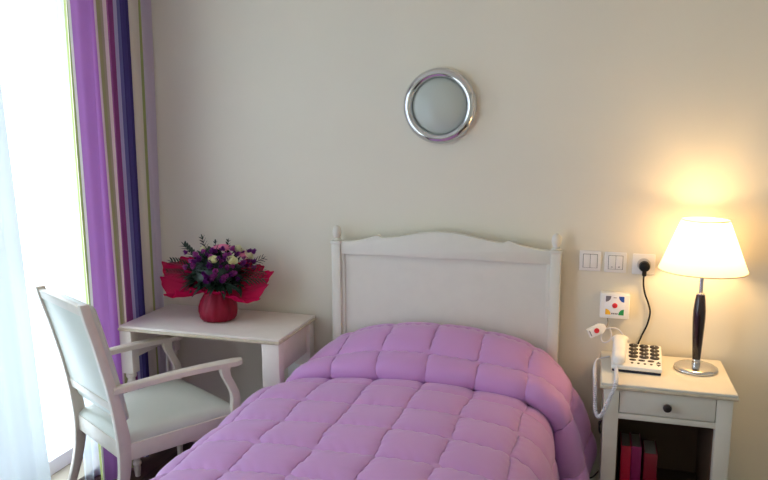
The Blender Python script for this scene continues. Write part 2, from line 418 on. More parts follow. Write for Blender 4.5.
# low socket behind the desk
so = empty('wall_socket', (.885, 0, .425), 'white double wall socket low beside the desk with a black plug in it', 'socket')
MB().box((-.082, -.012, -.062), (.082, 0, .062), .004).build('cover_plate', PLASTIC, so)
MB().lathe([(.0, -.001), (.022, 0), (.022, .004), (.019, .004), (.018, .001), (0, .001)], (.035, -.0125, 0), 24, Matrix.Rotation(PI/2, 4, 'X')).build('socket_well', PLASTIC_G, so)
pc = MB().box((-.058, -.048, -.056), (-.022, -.0125, -.036), .006)
pc.tube(cat_rom([(-.045, -.040, -.05), (-.042, -.042, -.075), (-.03, -.035, -.12), (-.04, -.03, -.25), (-.06, -.03, -.40), (-.10, -.03, -.423)]), .0035, 8)
tag(pc.build('black_plug', BLACK, None, loc=(.885, 0, .425)), 'black plug and flex in the low socket beside the desk', 'plug')

# ------------------------------------------------------------------ armchair
TH = 1.069; CX, CY = .334, -.779
ch = empty('armchair', (CX, CY, 0), 'white wooden armchair with pale vinyl seat facing the desk', 'chair', rz=TH)
Wr, Wf, D = .213, .247, .485
CH = mat('chair_painted_wood', srgb(222, 211, 197), .40, noise=.035, nscale=22, bump=.03, bscale=80)
def bow(z):     # rear post centre line, side view
    zs = [0, .10, .20, .30, .42, .54, .66, .80, .94, .985]; xs = [-.105, -.062, -.026, -.004, .002, -.014, -.037, -.068, -.104, -.116]
    return float(np.interp(z, zs, xs))
def rect(x, y, z, a, b_): return [(x-a, y-b_, z), (x+a, y-b_, z), (x+a, y+b_, z), (x-a, y+b_, z)]
for s in (-1, 1):
    zs = np.linspace(0, .985, 34)
    secs = []
    for z in zs:
        x = np.mean([bow(max(0, z+d)) for d in (-.05, -.025, 0, .025, .05)]) if z > .02 else bow(z)
        half = .017 + .008*math.exp(-((z-.42)/.16)**2)
        secs.append(rect(x, s*Wr, z, half, .0135))
    MB().sweep(secs, bev=.004).build('rear_post', CH, ch, angle=35)
# back: top rail, lower rail, upholstered pad
def backmx(z): return Matrix.Translation((bow(z), 0, z)) @ Matrix.Rotation(-math.atan2(bow(z-.05)-bow(z+.05), .1)*-1*-1, 4, 'Y')
def backbox(zlo, zhi, x0, x1, hw_, bev, seg=3, bulge=0):
    b = bmesh.new(); n = 10; rows = []
    b2 = bmesh.new(); bmesh.ops.create_cube(b2, size=1)
    for v in b2.verts: v.co = ((x0+x1)/2+v.co.x*(x1-x0), v.co.y*2*hw_, zlo+(v.co.z+.5)*(zhi-zlo))
    bmesh.ops.bevel(b2, geom=list(b2.edges), offset=bev, segments=seg, profile=.5, affect='EDGES')
    b.free()
    bmesh.ops.bisect_plane(b2, geom=b2.verts[:]+b2.edges[:]+b2.faces[:], plane_co=(0, 0, (zlo+zhi)/2), plane_no=(0, 0, 1))
    for q in (.25, .75): bmesh.ops.bisect_plane(b2, geom=b2.verts[:]+b2.edges[:]+b2.faces[:], plane_co=(0, 0, zlo+q*(zhi-zlo)), plane_no=(0, 0, 1))
    for v in b2.verts: v.co.x += bow(v.co.z)
    return MB().add(b2)
backbox(.935, .975, -.012, .012, Wr-.012, .005).build('top_rail', CH, ch)
backbox(.545, .585, -.011, .011, Wr-.012, .004).build('lower_rail', CH, ch)
backbox(.580, .940, -.008, .004, Wr-.010, .003).build('back_panel', VINYL, ch)
backbox(.500, .972, .004, .048, Wr-.006, .020, 4).build('back_cushion', VINYL, ch)
# seat rails
def seat_w(x): return Wr + (Wf-Wr)*min(1, max(0, x/D))
for s in (-1, 1):
    MB().sweep([rect(0.0, s*(Wr-.002), .345, .001, .012)[:0] or [(x, s*seat_w(x)-.012, .352), (x, s*seat_w(x)+.012, .352), (x, s*seat_w(x)+.012, .418), (x, s*seat_w(x)-.012, .418)] for x in (.018, D-.02)], bev=.003).build('side_rail', CH, ch)
MB().box((D-.028, -Wf+.02, .352), (D-.004, Wf-.02, .418), .003).build('front_rail', CH, ch)
MB().box((-.010, -Wr+.012, .352), (.012, Wr-.012, .418), .003).build('rear_rail', CH, ch)
# seat cushion: domed pad following the seat outline
P = []; n = 28
for i in range(n+1):
    row = []
    for j in range(n+1):
        a, c_ = i/n*2-1, j/n*2-1
        x = -.005 + (D+.008)*(a+1)/2
        ww = seat_w(x)+.004
        e = (1-abs(a)**7)*(1-abs(c_)**7); e2 = (1-a*a)*(1-c_*c_)
        row.append((x, c_*ww, .424 + .032*e**.5 + .016*e2))
    P.append(row)
sb = MB().grid(P)
bot = [[(p[0], p[1], .416) for p in r] for r in P]; sb.grid([r[::-1] for r in bot])
ed = [P[0], [r[-1] for r in P], P[-1][::-1], [r[0] for r in P][::-1]]
for e in ed: sb.grid([e, [(p[0], p[1], .416) for p in e]])
bmesh.ops.remove_doubles(sb.bm, verts=sb.bm.verts, dist=1e-4); bmesh.ops.recalc_face_normals(sb.bm, faces=sb.bm.faces)
sb.build('seat_cushion', VINYL, ch, angle=60)
# arms, arm supports, front legs
DA = .500
for s in (-1, 1):
    secs = []
    for t in np.linspace(0, 1, 18):
        x = bow(.654)+.005 + (DA-bow(.654))*t; y = s*(Wr+.004 + (Wf-Wr)*t**.9)
        hwid = (.015+.010*t)*(1 if t < .93 else math.sqrt(max(.12, 1-((t-.93)/.075)**2)))
        z = .654 + .008*math.sin(PI*t) - .004*t
        secs.append([(x, y-hwid, z-.026), (x, y-hwid, z-.006), (x, y-hwid*.6, z), (x, y+hwid*.6, z), (x, y+hwid, z-.006), (x, y+hwid, z-.026)])
    arm = MB().sweep(secs).build('armrest', CH, ch, angle=35)
    secs = []
    for z, x, h in ((.356, D-.020, .021), (.40, D-.020, .021), (.44, D-.016, .019), (.48, D-.012, .018), (.51, D-.016, .0175), (.55, D-.034, .0175), (.585, D-.052, .018), (.61, D-.058, .020), (.636, D-.056, .024)):
        secs.append(rect(x, s*(Wf-.001), z, h, .013))
    MB().sweep(secs, bev=.003).build('arm_support', CH, ch, angle=40)
    MB().box((D-.042, s*Wf-.020, .335), (D, s*Wf+.016, .356), .003).lathe(
        [(.010, .337), (.017, .334), (.019, .327), (.014, .320), (.016, .312), (.0195, .300), (.0195, .28), (.012, .05), (.010, .03), (.013, .022), (.012, 0)], (D-.021, s*(Wf-.002), 0), 20).build('front_leg', CH, ch)

# ------------------------------------------------------------------ bouquet on the desk
BX, BY, BZ = .553, -.205, tz
bq = empty('flower_bouquet', (BX, BY, BZ), 'bouquet of cream, pink and purple flowers in red wrapping on the desk', 'flowers')
WRAP, _, _ = cloth('red_organza', srgb(212, 28, 92), .45, .2)
WRAPD = mat('red_foil', srgb(140, 6, 44), .5, spec=.3, noise=.1, nscale=30)
n = 72; prof_ = [(.055, .0), (.074, .005), (.084, .020), (.087, .042), (.084, .066), (.076, .092), (.064, .116), (.053, .134), (.046, .147)]
b = bmesh.new(); rings = []
rng = random.Random(5)
for (r, z) in prof_:
    ring = []
    for k in range(n):
        a = 2*PI*k/n; q = 1 + .035*math.sin(9*a+z*18)*min(1, z/.05) + .02*math.sin(17*a-z*30)
        ring.append(b.verts.new((r*q*math.cos(a), r*q*math.sin(a), z)))
    rings.append(ring)
for a, c_ in zip(rings, rings[1:]):
    for k in range(n): b.faces.new((a[k], a[(k+1) % n], c_[(k+1) % n], c_[k]))
b.faces.new(rings[0][::-1]); b.faces.new(rings[-1])
MB().add(b).build('wrapped_pot', WRAPD, bq, angle=80)
# flared wrapping sheet: big wings to the left and right, low in the front
rim = [(0, -.060, .152), (-.07, -.085, .158), (-.15, -.09, .135), (-.245, -.055, .108), (-.272, -.02, .17), (-.285, .02, .245), (-.20, .075, .262), (-.10, .11, .262), (0, .12, .25), (.10, .11, .255),
       (.19, .075, .245), (.258, .02, .222), (.255, -.025, .17), (.222, -.06, .112), (.14, -.09, .132), (.07, -.085, .150), (0, -.060, .152)]
rc = cat_rom(rim, 14); nt_ = len(rc)-1; nr = 16; P = []
for i in range(nr+1):
    t = i/nr; row = []
    for k in range(nt_+1):
        e = rc[k]; a = math.atan2(e.y, e.x); c0 = Vector((.046*math.cos(a), .046*math.sin(a), .143))
        p = c0.lerp(e, t); p.z -= .012*math.sin(PI*t)*(1 if e.y < .03 else .5)
        q = 2*PI*k/nt_
        p += Vector((math.cos(a), math.sin(a), .8))*(.010*t*math.sin(16*q+2*t) + .005*t*math.sin(37*q+5*t) + .004*math.sin(9*t+7*q)*t)
        row.append(tuple(p))
    P.append(row)
wo = MB().grid(P).build('wrapping_sheet', WRAP, bq, angle=180)
wo.modifiers.new('thickness', 'SOLIDIFY').thickness = .0015
MB().tube([(.050*math.cos(a), .050*math.sin(a), .142+.004*math.sin(a)) for a in np.linspace(0, 2*PI, 40)], .004, 8).build('ribbon', mat('pink_ribbon', srgb(236, 130, 160), .3), bq)
LEAF = mat('dark_green_leaf', srgb(30, 52, 38), .45, noise=.25, nscale=20)
LEAF2 = mat('grey_green_leaf', srgb(74, 100, 72), .5, noise=.2, nscale=20)
def leaf(mb, base, dirv, length, width, droop=.3, nrm=None):
    d = Vector(dirv).normalized(); side = d.cross(Vector((0, 0, 1))); side = side.normalized() if side.length > .05 else Vector((1, 0, 0))
    P = []; m_ = 7
    for i in range(m_+1):
        t = i/m_; p = Vector(base) + d*length*t + Vector((0, 0, -droop*length*t*t))
        w_ = width*math.sin(PI*min(.97, .06+t*.94))**.8; u_ = side.cross(d)
        P.append([tuple(p-side*w_+u_*w_*.35), tuple(p), tuple(p+side*w_+u_*w_*.35)])
    mb.grid(P)
rng = random.Random(11)
fo = MB()
for k in range(340):
    a = rng.uniform(0, 2*PI); el = math.asin(rng.uniform(-.5, 1)); rr = rng.uniform(.6, 1)
    d = Vector((math.cos(a)*math.cos(el), math.sin(a)*math.cos(el), math.sin(el)))
    base = Vector((.0, 0, .205)) + Vector((d.x*.125, d.y*.095, d.z*.10))*rr
    d2 = (d + Vector((rng.uniform(-.6, .6), rng.uniform(-.6, .6), rng.uniform(-.2, .5)))).normalized()
    leaf(fo, base, d2, rng.uniform(.035, .07), rng.uniform(.007, .014), rng.uniform(0, .5))
fo.build('foliage', LEAF, bq, angle=180)
MB().lathe([(.03, .142), (.075, .165), (.115, .20), (.115, .245), (.07, .285), (0, .305)], (0, 0, 0), 24, Matrix.Diagonal((1, .8, 1, 1))).build('flower_foam_moss', LEAF, bq, angle=180)
def frond(base, d, length, nb, blade, droop):
    mb = MB(); d = Vector(d).normalized(); side = d.cross(Vector((0, -1, .2))).normalized()
    pts = [Vector(base)+d*length*t+Vector((0, 0, -droop*length*t*t)) for t in np.linspace(0, 1, 10)]
    mb.tube(pts, .0013, 5)
    for i in range(nb):
        t = .25+.75*i/nb; p = Vector(base)+d*length*t+Vector((0, 0, -droop*length*t*t))
        for s in (-1, 1):
            leaf(mb, p, d*.9+side*s*.65, blade*(1-.45*t), .006, .15)
    leaf(mb, pts[-2], d, blade*.6, .004, .1)
    mb.build('fern_frond', LEAF, bq, angle=180)
for base, d, ln, nb, bl, dr in [((-.08, 0, .24), (-.55, .1, .62), .15, 6, .06, .1), ((-.05, .03, .25), (-.30, .1, .85), .14, 6, .05, .05), ((-.10, -.02, .23), (-.9, -.05, .42), .14, 6, .055, .2), ((-.10, -.05, .21), (-.95, -.1, .18), .13, 6, .05, .1),
        ((.02, .05, .27), (.12, .1, .9), .10, 5, .035, .05), ((.10, .0, .20), (.9, -.1, .42), .16, 6, .06, .15), ((.11, -.03, .20), (.95, -.15, .20), .16, 6, .06, .1), ((.10, .04, .22), (.75, .15, .55), .14, 6, .05, .1), ((.06, -.07, .19), (.8, -.4, .15), .13, 5, .05, .2), ((-.02, .04, .27), (-.1, .1, .9), .09, 4, .03, .0)]:
    frond(base, d, ln, nb, bl, dr)
CREAM = mat('cream_petal', srgb(232, 230, 190), .5, noise=.05, nscale=40)
PINK = mat('pink_petal', srgb(226, 122, 160), .5, noise=.08, nscale=40)
PURP = mat('purple_petal', srgb(120, 34, 128), .5, noise=.2, nscale=40)
MAUVE = mat('mauve_petal', srgb(178, 78, 160), .5, noise=.2, nscale=40)
YEL = mat('flower_eye', srgb(90, 60, 50), .7)
def orient(d):
    return Vector((0, 0, 1)).rotation_difference(Vector(d).normalized()).to_matrix().to_4x4()
def rose(c, d, r, m):
    mb = MB(); Mx = Matrix.Translation(c) @ orient(d)
    for layer, (rr, tilt, k) in enumerate(((1.0, .75, 6), (.75, .45, 5), (.5, .2, 4), (.28, .05, 3))):
        for q in range(k):
            a0 = 2*PI*q/k + layer*.7; P = []
            for i in range(6):
                t = i/5; row = []
                for j in range(7):
                    s = j/6*2-1; a = a0 + s*PI/k*1.25
                    rad = r*rr*(.35+.65*math.sin(t*PI*.5)) + r*.25*tilt*max(0, t-.7)*3*(1-s*s*.5)
                    z = r*1.1*(t*(1.05-.28*layer*0-.35*tilt)) + r*.12*layer - r*.12*s*s*t
                    row.append(Mx @ Vector((rad*math.cos(a), rad*math.sin(a), z)))
                P.append(row)
            mb.grid(P)
    mb.lathe([(.2*r, -.1*r), (.55*r, .2*r), (.55*r, .7*r), (.2*r, 1.2*r), (0, 1.25*r)], (0, 0, 0), 12, Mx)
    mb.build('rose', m, bq, angle=180)
def daisy(c, d, r, m, k=22):
    mb = MB(); Mx = Matrix.Translation(c) @ orient(d)
    for ring, (rr, z0) in enumerate(((1, 0), (.78, .1))):
        for q in range(k):
            a = 2*PI*(q+.5*ring)/k; P = []
            for i in range(5):
                t = .18+.82*i/4; wd = r*.14*math.sin(PI*min(.95, t))**.6*1.0
                row = []
                for s in (-1, 0, 1):
                    rad = r*rr*t; ca, sa = math.cos(a), math.sin(a)
                    row.append(Mx @ Vector((rad*ca - s*wd*sa, rad*sa + s*wd*ca, r*(z0+.28*t-.30*t*t) + (0 if s else -.02*r))))
                P.append(row)
            mb.grid(P)
    f = mb.build('gerbera', m, bq, angle=180)
    MB().lathe([(.22*r, 0), (.24*r, .10*r), (.16*r, .18*r), (0, .2*r)], (0, 0, 0), 16, Mx).build('flower_eye', PINK if r > .03 else YEL, f)
def dome_pt(px, py, k=1):      # where the line of sight through that place of the photograph meets the flower dome
    d = fw + r2*(px-384)/F - u2*(py-240)/F; o = M.translation - Vector((BX, BY, BZ+.215)); q = Vector((1/(.150*k), 1/(.115*k), 1/(.115*k)))
    o2 = Vector((o.x*q.x, o.y*q.y, o.z*q.z)); d2 = Vector((d.x*q.x, d.y*q.y, d.z*q.z))
    A_ = d2.dot(d2); B_ = o2.dot(d2); C_ = o2.dot(o2)-1; disc = B_*B_-A_*C_
    t = (-B_-math.sqrt(disc))/A_ if disc > 0 else -B_/A_
    return o + d*t + Vector((0, 0, .215))
def cam_pt(px, py, y):       # a point on the plane y=const seen at that place of the photograph, in bouquet coordinates
    d = fw + r2*(px-384)/F - u2*(py-240)/F; t = (y - M.translation.y)/d.y
    return M.translation + d*t - Vector((BX, BY, BZ))
for px, py, y, r in ((214, 262, -.315, .021), (231, 263, -.315, .024), (237, 252, -.235, .023), (247, 258, -.225, .022), (204, 251, -.19, .016)):
    p = dome_pt(px, py, .96); rose(p, Vector((p.x, p.y-.02, p.z-.12)), r, CREAM)
for px, py, y, r in ((221, 247, -.235, .050), (244, 253, -.19, .036)):
    p = dome_pt(px, py+1, 1.0); daisy(p, Vector((p.x*.6, -.05, .22)), r, PINK)
rng = random.Random(4)
for k in range(70):
    px = rng.gauss(221, 19); px = min(252, max(187, px)); py = 261 + rng.uniform(-11, 20) - .06*abs(px-222)*0
    if abs(px-222) > 18: py = 258 + rng.uniform(-6, 10)
    y = -.30 + .004*abs(px-222) + rng.uniform(-.02, .01) - .002*(py-258)*0
    p = dome_pt(px, py, rng.uniform(.95, 1.05))
    # carnation-like ruffled head
    r = rng.uniform(.009, .0145); m_ = PURP if rng.random() < .68 else MAUVE
    mb = MB(); Mx = Matrix.Translation(p) @ orient(Vector((p.x, p.y-.03, p.z-.17)))
    for ly in range(3):
        P = []
        for i in range(4):
            t = i/3; row = []
            for q in range(25):
                a = 2*PI*q/24; rad = r*(.2+.8*t)*(1-.25*ly) * (1+.14*math.sin(6*a+ly*2)*t)
                row.append(Mx @ Vector((rad*math.cos(a), rad*math.sin(a), r*(.55*t*t*(1+.5*ly)) + .22*r*math.sin(8*a+ly)*t + ly*.22*r)))
            P.append(row)
        mb.grid(P)
    mb.build('purple_blossom', m_, bq, angle=180)

# ------------------------------------------------------------------ round wall light
wlight = empty('wall_light', (1.5425, 0, 1.686), 'round wall light with chrome rim and frosted glass, above the headboard', 'wall light')
RXm = Matrix.Rotation(PI/2, 4, 'X')     # lathe axis z -> -y
ring = [(.128, .0), (.152, .0), (.157, .010), (.158, .022), (.154, .034), (.146, .043), (.137, .047), (.127, .045), (.1205, .039), (.118, .030), (.116, .022), (.116, .0)]
MB().lathe(ring, (0, 0, 0), 96, RXm, cap=False).build('chrome_rim', CHROME, wlight, angle=60)
MB().lathe([(.117, .010), (.1178, .024), (.112, .031), (.098, .039), (.07, .049), (.035, .054), (0, .0555)], (0, 0, 0), 72, RXm, cap=False).build('glass_diffuser', DIFF, wlight, angle=60)

# ------------------------------------------------------------------ switches and sockets over the nightstand
def plate(name, x, z, label, cat, group=None):
    e = empty(name, (x, 0, z), label, cat, group)
    MB().box((-.0435, -.009, -.0425), (.0435, 0, .0425), .004, 3).build('cover_plate', PLASTIC, e)
    return e
e = plate('light_switch', 2.181, 1.049, 'white double light switch nearest the headboard', 'light switch', 'switches on the wall')
MB().box((-.029, -.0098, -.029), (.029, -.008, .029)).build('switch_shade_plate', SHADOWLINE, e)
for s in (-1, 1): MB().box((s*.0138-.0132, -.014, -.0275), (s*.0138+.0132, -.0092, .0275), .002).build('rocker', PLASTIC, e)
e = plate('light_switch', 2.281, 1.0475, 'white double light switch in the middle of the row of three plates', 'light switch', 'switches on the wall')
MB().box((-.029, -.0098, -.029), (.029, -.008, .029)).build('switch_shade_plate', SHADOWLINE, e)
for s in (-1, 1):
    rk = MB().box((s*.0138-.0132, -.014, -.0275), (s*.0138+.0132, -.0092, .0275), .002).build('rocker', PLASTIC, e)
    MB().prism([(s*.0138-.005, -.016), (s*.0138+.005, -.016), (s*.0138, -.021)] if s > 0 else [(s*.0138-.004, -.020), (s*.0138, -.016), (s*.0138+.004, -.020)], 1, -.0146, -.0138).build('arrow_mark', GREY, rk, smooth=False)
e = plate('wall_socket', 2.390, 1.045, 'white wall socket beside the lamp shade with a black plug', 'socket')
MB().lathe([(.024, 0), (.026, .002), (.026, .005), (.023, .005), (.022, .001), (0, .001)], (0, -.0085, 0), 32, RXm).build('socket_well', PLASTIC_G, e)
pw = empty('power_cord', (2.392, -.010, 1.037), 'black power cord plugged into the socket beside the lamp shade', 'cord')
MB().lathe([(.017, .0), (.021, .006), (.0215, .022), (.019, .032), (.012, .037), (0, .038)], (0, 0, .003), 28, RXm).box((-.0085, -.032, -.036), (.0085, -.012, -.008), .005).build('plug', BLACK, pw)
def C3(px, py, y): 
    d = fw + r2*(px-384)/F - u2*(py-240)/F; return M.translation + d*((y - M.translation.y)/d.y)
O = Vector(pw.location)
pts = [C3(644, 272, -.03)-O] + [C3(px, py, -.012)-O for px, py in ((643.5, 284), (645, 294), (648.5, 304), (650, 313), (647, 325), (641.5, 336), (637, 347), (634, 358), (630, 380), (628, 400))]
MB().tube(cat_rom(pts, 8), .0036, 10).build('cable', BLACK, pw)

# call box
cb = empty('nurse_call_box', (2.285, 0, .872), 'square white call box with coloured corner marks on the wall', 'call box')
MB().box((-.058, -.045, -.053), (.058, 0, .053), .006, 3).build('housing', PLASTIC, cb)
face = -.0452
MB().box((-.040, face-.0006, -.042), (.040, face+.001, .044), .0005).build('label_plate', mat('label_white', srgb(240, 240, 244), .4), cb)
def quarter(cx_, cz_, sx, sz, r=.021):
    # square mark with one rounded corner (towards the middle)
    pts = [(cx_, cz_), (cx_+sx*r, cz_)] + [(cx_+sx*r*math.cos(a)*1.0, cz_+sz*r*1.15*math.sin(a)) for a in np.linspace(.15, PI/2-.15, 8)] + [(cx_, cz_+sz*r*1.15)]
    return MB().prism(pts, 1, face-.0012, face-.0004)
quarter(-.036, .042, 1, -1).build('grey_mark', GREY, cb, smooth=False)
quarter(.036, .042, -1, -1).build('blue_mark', BLUE, cb, smooth=False)
quarter(-.036, -.036, 1, 1).build('yellow_mark', YELLOW, cb, smooth=False)
quarter(.036, -.036, -1, 1).build('green_mark', GREEN, cb, smooth=False)
MB().lathe([(.0105, 0), (.0105, .0025), (.009, .0035), (0, .004)], (.0, face, .003), 24, RXm).build('red_button', RED, cb)
for k in range(4): MB().box((-.0125+k*.0066, face-.0011, -.034), (-.0125+k*.0066+.0050, face-.0004, -.028), .0003).build('printed_letter', GREY, cb, smooth=False)
MB().box((-.006, face-.0011, .0345), (.006, face-.0004, .037)).build('printed_mark', GREY, cb, smooth=False)

# hanging call push with red button
cp = empty('call_push', (2.24, -.10, .78), 'white hand-held call push with a red button hanging under the call box', 'call button')
O = Vector(cp.location)
a_, b_ = C3(588, 334, -.09), C3(605, 326, -.07)
ax = (b_-a_).normalized(); mid = (a_+b_)/2-O; yv = Vector((0, -1, 0)); yv = (yv-ax*yv.dot(ax)).normalized(); zv = ax.cross(yv)
Rm = Matrix((ax, -yv, zv if zv.z > 0 else -zv)).transposed().to_4x4(); Rm.translation = mid
MB().prism([(-.036, -.019), (.018, -.021), (.038, -.008), (.038, .008), (.018, .021), (-.036, .019)], 1, -.011, .011, .003, mx=Rm).build('handset_body', PLASTIC, cp)
MB().lathe([(.0105, 0), (.0105, .002), (.006, .002), (.0055, .001), (0, .001)], (0, 0, 0), 24, Rm @ Matrix.Translation((-.002, -.0112, 0)) @ RXm).build('red_ring_button', RED, cp)
MB().box((-.031, -.0118, -.012), (-.027, -.011, .012), mx=Rm).build('grey_mark', GREY, cp)
pts = [C3(607, 316, -.03)-O, C3(608, 323, -.04)-O, C3(606, 327, -.055)-O, C3(605, 327, -.068)-O]
MB().tube(cat_rom(pts), .0022, 8).build('cord', mat('grey_cord', srgb(150, 135, 120), .5), cp)
pts = [(609.5, 327, -.05), (611.5, 335, -.06), (609, 341, -.065), (603, 342, -.06), (601, 337, -.05), (604, 330, -.05), (612, 328, -.05), (619, 330, -.05), (624, 337, -.045), (627.5, 346, -.028), (628, 354, -.012), (627.5, 360, -.010)]
MB().tube(cat_rom([C3(*p)-O for p in pts]), .0026, 8).build('cord_loop', CORDW, cp)

# ------------------------------------------------------------------ nightstand
NX0, NX1, ND, NZ = 2.2366, 2.7027, .4087, .6721
ns = empty('nightstand', ((NX0+NX1)/2, -.2, 0), 'cream painted nightstand with one drawer and an open shelf beside the bed', 'nightstand')
hwN = (NX1-NX0)/2; y0, y1 = -ND+.2, .18
MB().box((-hwN+.004, y0+.004, NZ-.012), (hwN-.004, y1, NZ), .004, 3).build('top', PAINT, ns)
MB().box((-hwN, y0, NZ-.023), (hwN, y1, NZ-.011), .004, 3).build('top_moulding', EDGE, ns)
bx0, bx1, by0, by1 = -hwN+.016, hwN-.016, y0+.016, y1-.01
for sx in (-1, 1):
    for (ya, yb) in ((by0, by0+.05), (by1-.045, by1)):
        xa = bx0 if sx < 0 else bx1-.053
        MB().box((xa, ya, 0), (xa+.053, yb, NZ-.022), .003).build('leg', PAINT, ns)
    xa = bx0+.006 if sx < 0 else bx1-.022
    MB().box((xa, by0+.045, .10), (xa+.016, by1-.04, NZ-.022)).build('side_panel', PAINT, ns)
SHADE_IN = mat('shaded_inside', srgb(96, 74, 58), .7)  # dark brown paints the shade inside the open shelf
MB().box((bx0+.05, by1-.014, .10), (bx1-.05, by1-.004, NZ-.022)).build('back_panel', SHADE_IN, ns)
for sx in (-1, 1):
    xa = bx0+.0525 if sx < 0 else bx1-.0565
    MB().box((xa, by0+.03, .19), (xa+.004, by1-.012, .535)).build('shade_lining', SHADE_IN, ns)  # thin sheets added over the cream legs to carry the painted shade
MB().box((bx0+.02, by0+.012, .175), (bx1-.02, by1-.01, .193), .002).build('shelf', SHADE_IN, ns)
MB().box((bx0+.05, by0+.006, .155), (bx1-.05, by0+.03, .193), .002).build('lower_rail', PAINT, ns)
MB().box((bx0+.05, by0+.001, .534), (bx1-.05, by0+.03, .556), .002).build('middle_rail', PAINT, ns)
MB().box((bx0+.05, by0+.012, .556), (bx1-.05, by1-.02, .562)).build('drawer_shade_sheet', GAP, ns)  # dark sheet filling the drawer gap with painted shade
dr = MB().box((bx0+.0555, by0-.0005, .5595), (bx1-.0555, by0+.018, .645), .002).box((bx0+.062, by0+.017, .566), (bx1-.062, by1-.03, .63)).build('drawer', PAINT, ns)
MB().lathe([(.006, 0), (.006, .010), (.012, .014), (.0155, .020), (.0145, .027), (.008, .031), (0, .032)], ((bx0+bx1)/2, by0-.0005, .602), 28, RXm).build('knob', KNOB, dr)
# books
def book(x, y, wdt, dep, hgt, col, label, rz=0):
    e = empty('book', (x, y, .1932), label, 'book', 'books on the nightstand shelf', rz)
    cm = mat('book_cover', col, .35, noise=.05, nscale=30)
    c_ = MB().box((-wdt/2, -dep/2, 0), (-wdt/2+.0025, dep/2, hgt), .0008).box((wdt/2-.0025, -dep/2, 0), (wdt/2, dep/2, hgt), .0008).box((-wdt/2, -dep/2-.002, 0), (wdt/2, -dep/2+.0015, hgt), .002)
    c_.build('cover', cm, e)
    MB().box((-wdt/2+.002, -dep/2+.001, .003), (wdt/2-.002, dep/2-.004, hgt-.004)).build('pages', mat('book_pages', srgb(140, 132, 122), .8), e)  # paper greyed: shelf shadow on the book tops is in its colour
book(2.344, -.245, .036, .13, .200, srgb(196, 22, 62), 'bright pink-red book, leftmost in the nightstand')
book(2.3815, -.245, .036, .13, .202, srgb(150, 28, 96), 'magenta book between the two red ones in the nightstand')
book(2.4325, -.255, .047, .13, .186, srgb(130, 10, 38), 'thick dark crimson book, rightmost in the nightstand')

# ------------------------------------------------------------------ telephone
ph = empty('telephone', (2.372, -.16, NZ), 'white corded telephone with big black keys on the nightstand', 'telephone', rz=-.045)
def slab(x0, x1, y0, y1, zf, zb, z0, bev):
    b = bmesh.new(); V = [b.verts.new(p) for p in ((x0, y0, z0), (x1, y0, z0), (x1, y1, z0), (x0, y1, z0), (x0, y0, zf), (x1, y0, zf), (x1, y1, zb), (x0, y1, zb))]
    for f in ((3, 2, 1, 0), (4, 5, 6, 7), (0, 1, 5, 4), (1, 2, 6, 5), (2, 3, 7, 6), (3, 0, 4, 7)): b.faces.new([V[i] for i in f])
    bmesh.ops.recalc_face_normals(b, faces=b.faces)
    bmesh.ops.bevel(b, geom=list(b.edges), offset=bev, segments=3, profile=.5, affect='EDGES')
    return MB().add(b)
PX, PYF, PYB, PZF, PZB = .092, -.115, .085, .026, .058
slab(-PX+.004, PX-.004, PYF+.004, PYB-.004, .012, .03, 0, .003).build('base', NAVY, ph)
slab(-PX, PX, PYF, PYB, PZF, PZB, .010, .005).build('body', PLASTIC, ph)
slope = math.atan2(PZB-PZF, PYB-PYF)
def keymx(x, y): return Matrix.Translation((x, y, PZF+(PZB-PZF)*(y-PYF)/(PYB-PYF))) @ Matrix.Rotation(slope, 4, 'X')
chars = ['1', '2', '3', '4', '5', '6', '7', '8', '9', '*', '0', '#']
for i in range(4):
    for j in range(3):
        x = -.012+j*.039; y = .064-i*.031
        kx = keymx(x, y)
        k = MB().lathe([(.0178, -.001), (.0178, .003), (.015, .005), (0, .0055)], (0, 0, 0), 20, kx @ Matrix.Diagonal((1, .74, 1, 1))).build('key', KEY, ph)
        cu = bpy.data.curves.new('numeral', 'FONT'); cu.body = chars[i*3+j]; cu.size = .014; cu.align_x = 'CENTER'; cu.align_y = 'CENTER'; cu.extrude = .0002
        cu.materials.append(PLASTIC_G)
        tmp = bpy.data.objects.new('tmp', cu); me_ = bpy.data.meshes.new_from_object(tmp); bpy.data.objects.remove(tmp); t = bpy.data.objects.new('numeral', me_); COL.objects.link(t); t.parent = k; t.matrix_local = kx @ Matrix.Translation((0, 0, .006))
for j in range(3):
    MB().lathe([(.0125, -.001), (.0125, .002), (.010, .003), (0, .0032)], (0, 0, 0), 18, keymx(-.014+j*.033, -.058) @ Matrix.Diagonal((1, .5, 1, 1))).build('function_key', KEY, ph)
for j in range(4):
    MB().lathe([(.005, -.001), (.005, .0015), (0, .002)], (0, 0, 0), 14, keymx(-.016+j*.023, -.083)).build('small_key', KEY, ph)
for s in (-1, 1):
    kx = keymx(.079, -.075+s*.011)
    MB().prism([(-.008, -s*.006), (.008, -s*.006), (0, s*.007)], 2, -.001, .002, mx=kx).build('arrow_key', KEY, ph, smooth=False)
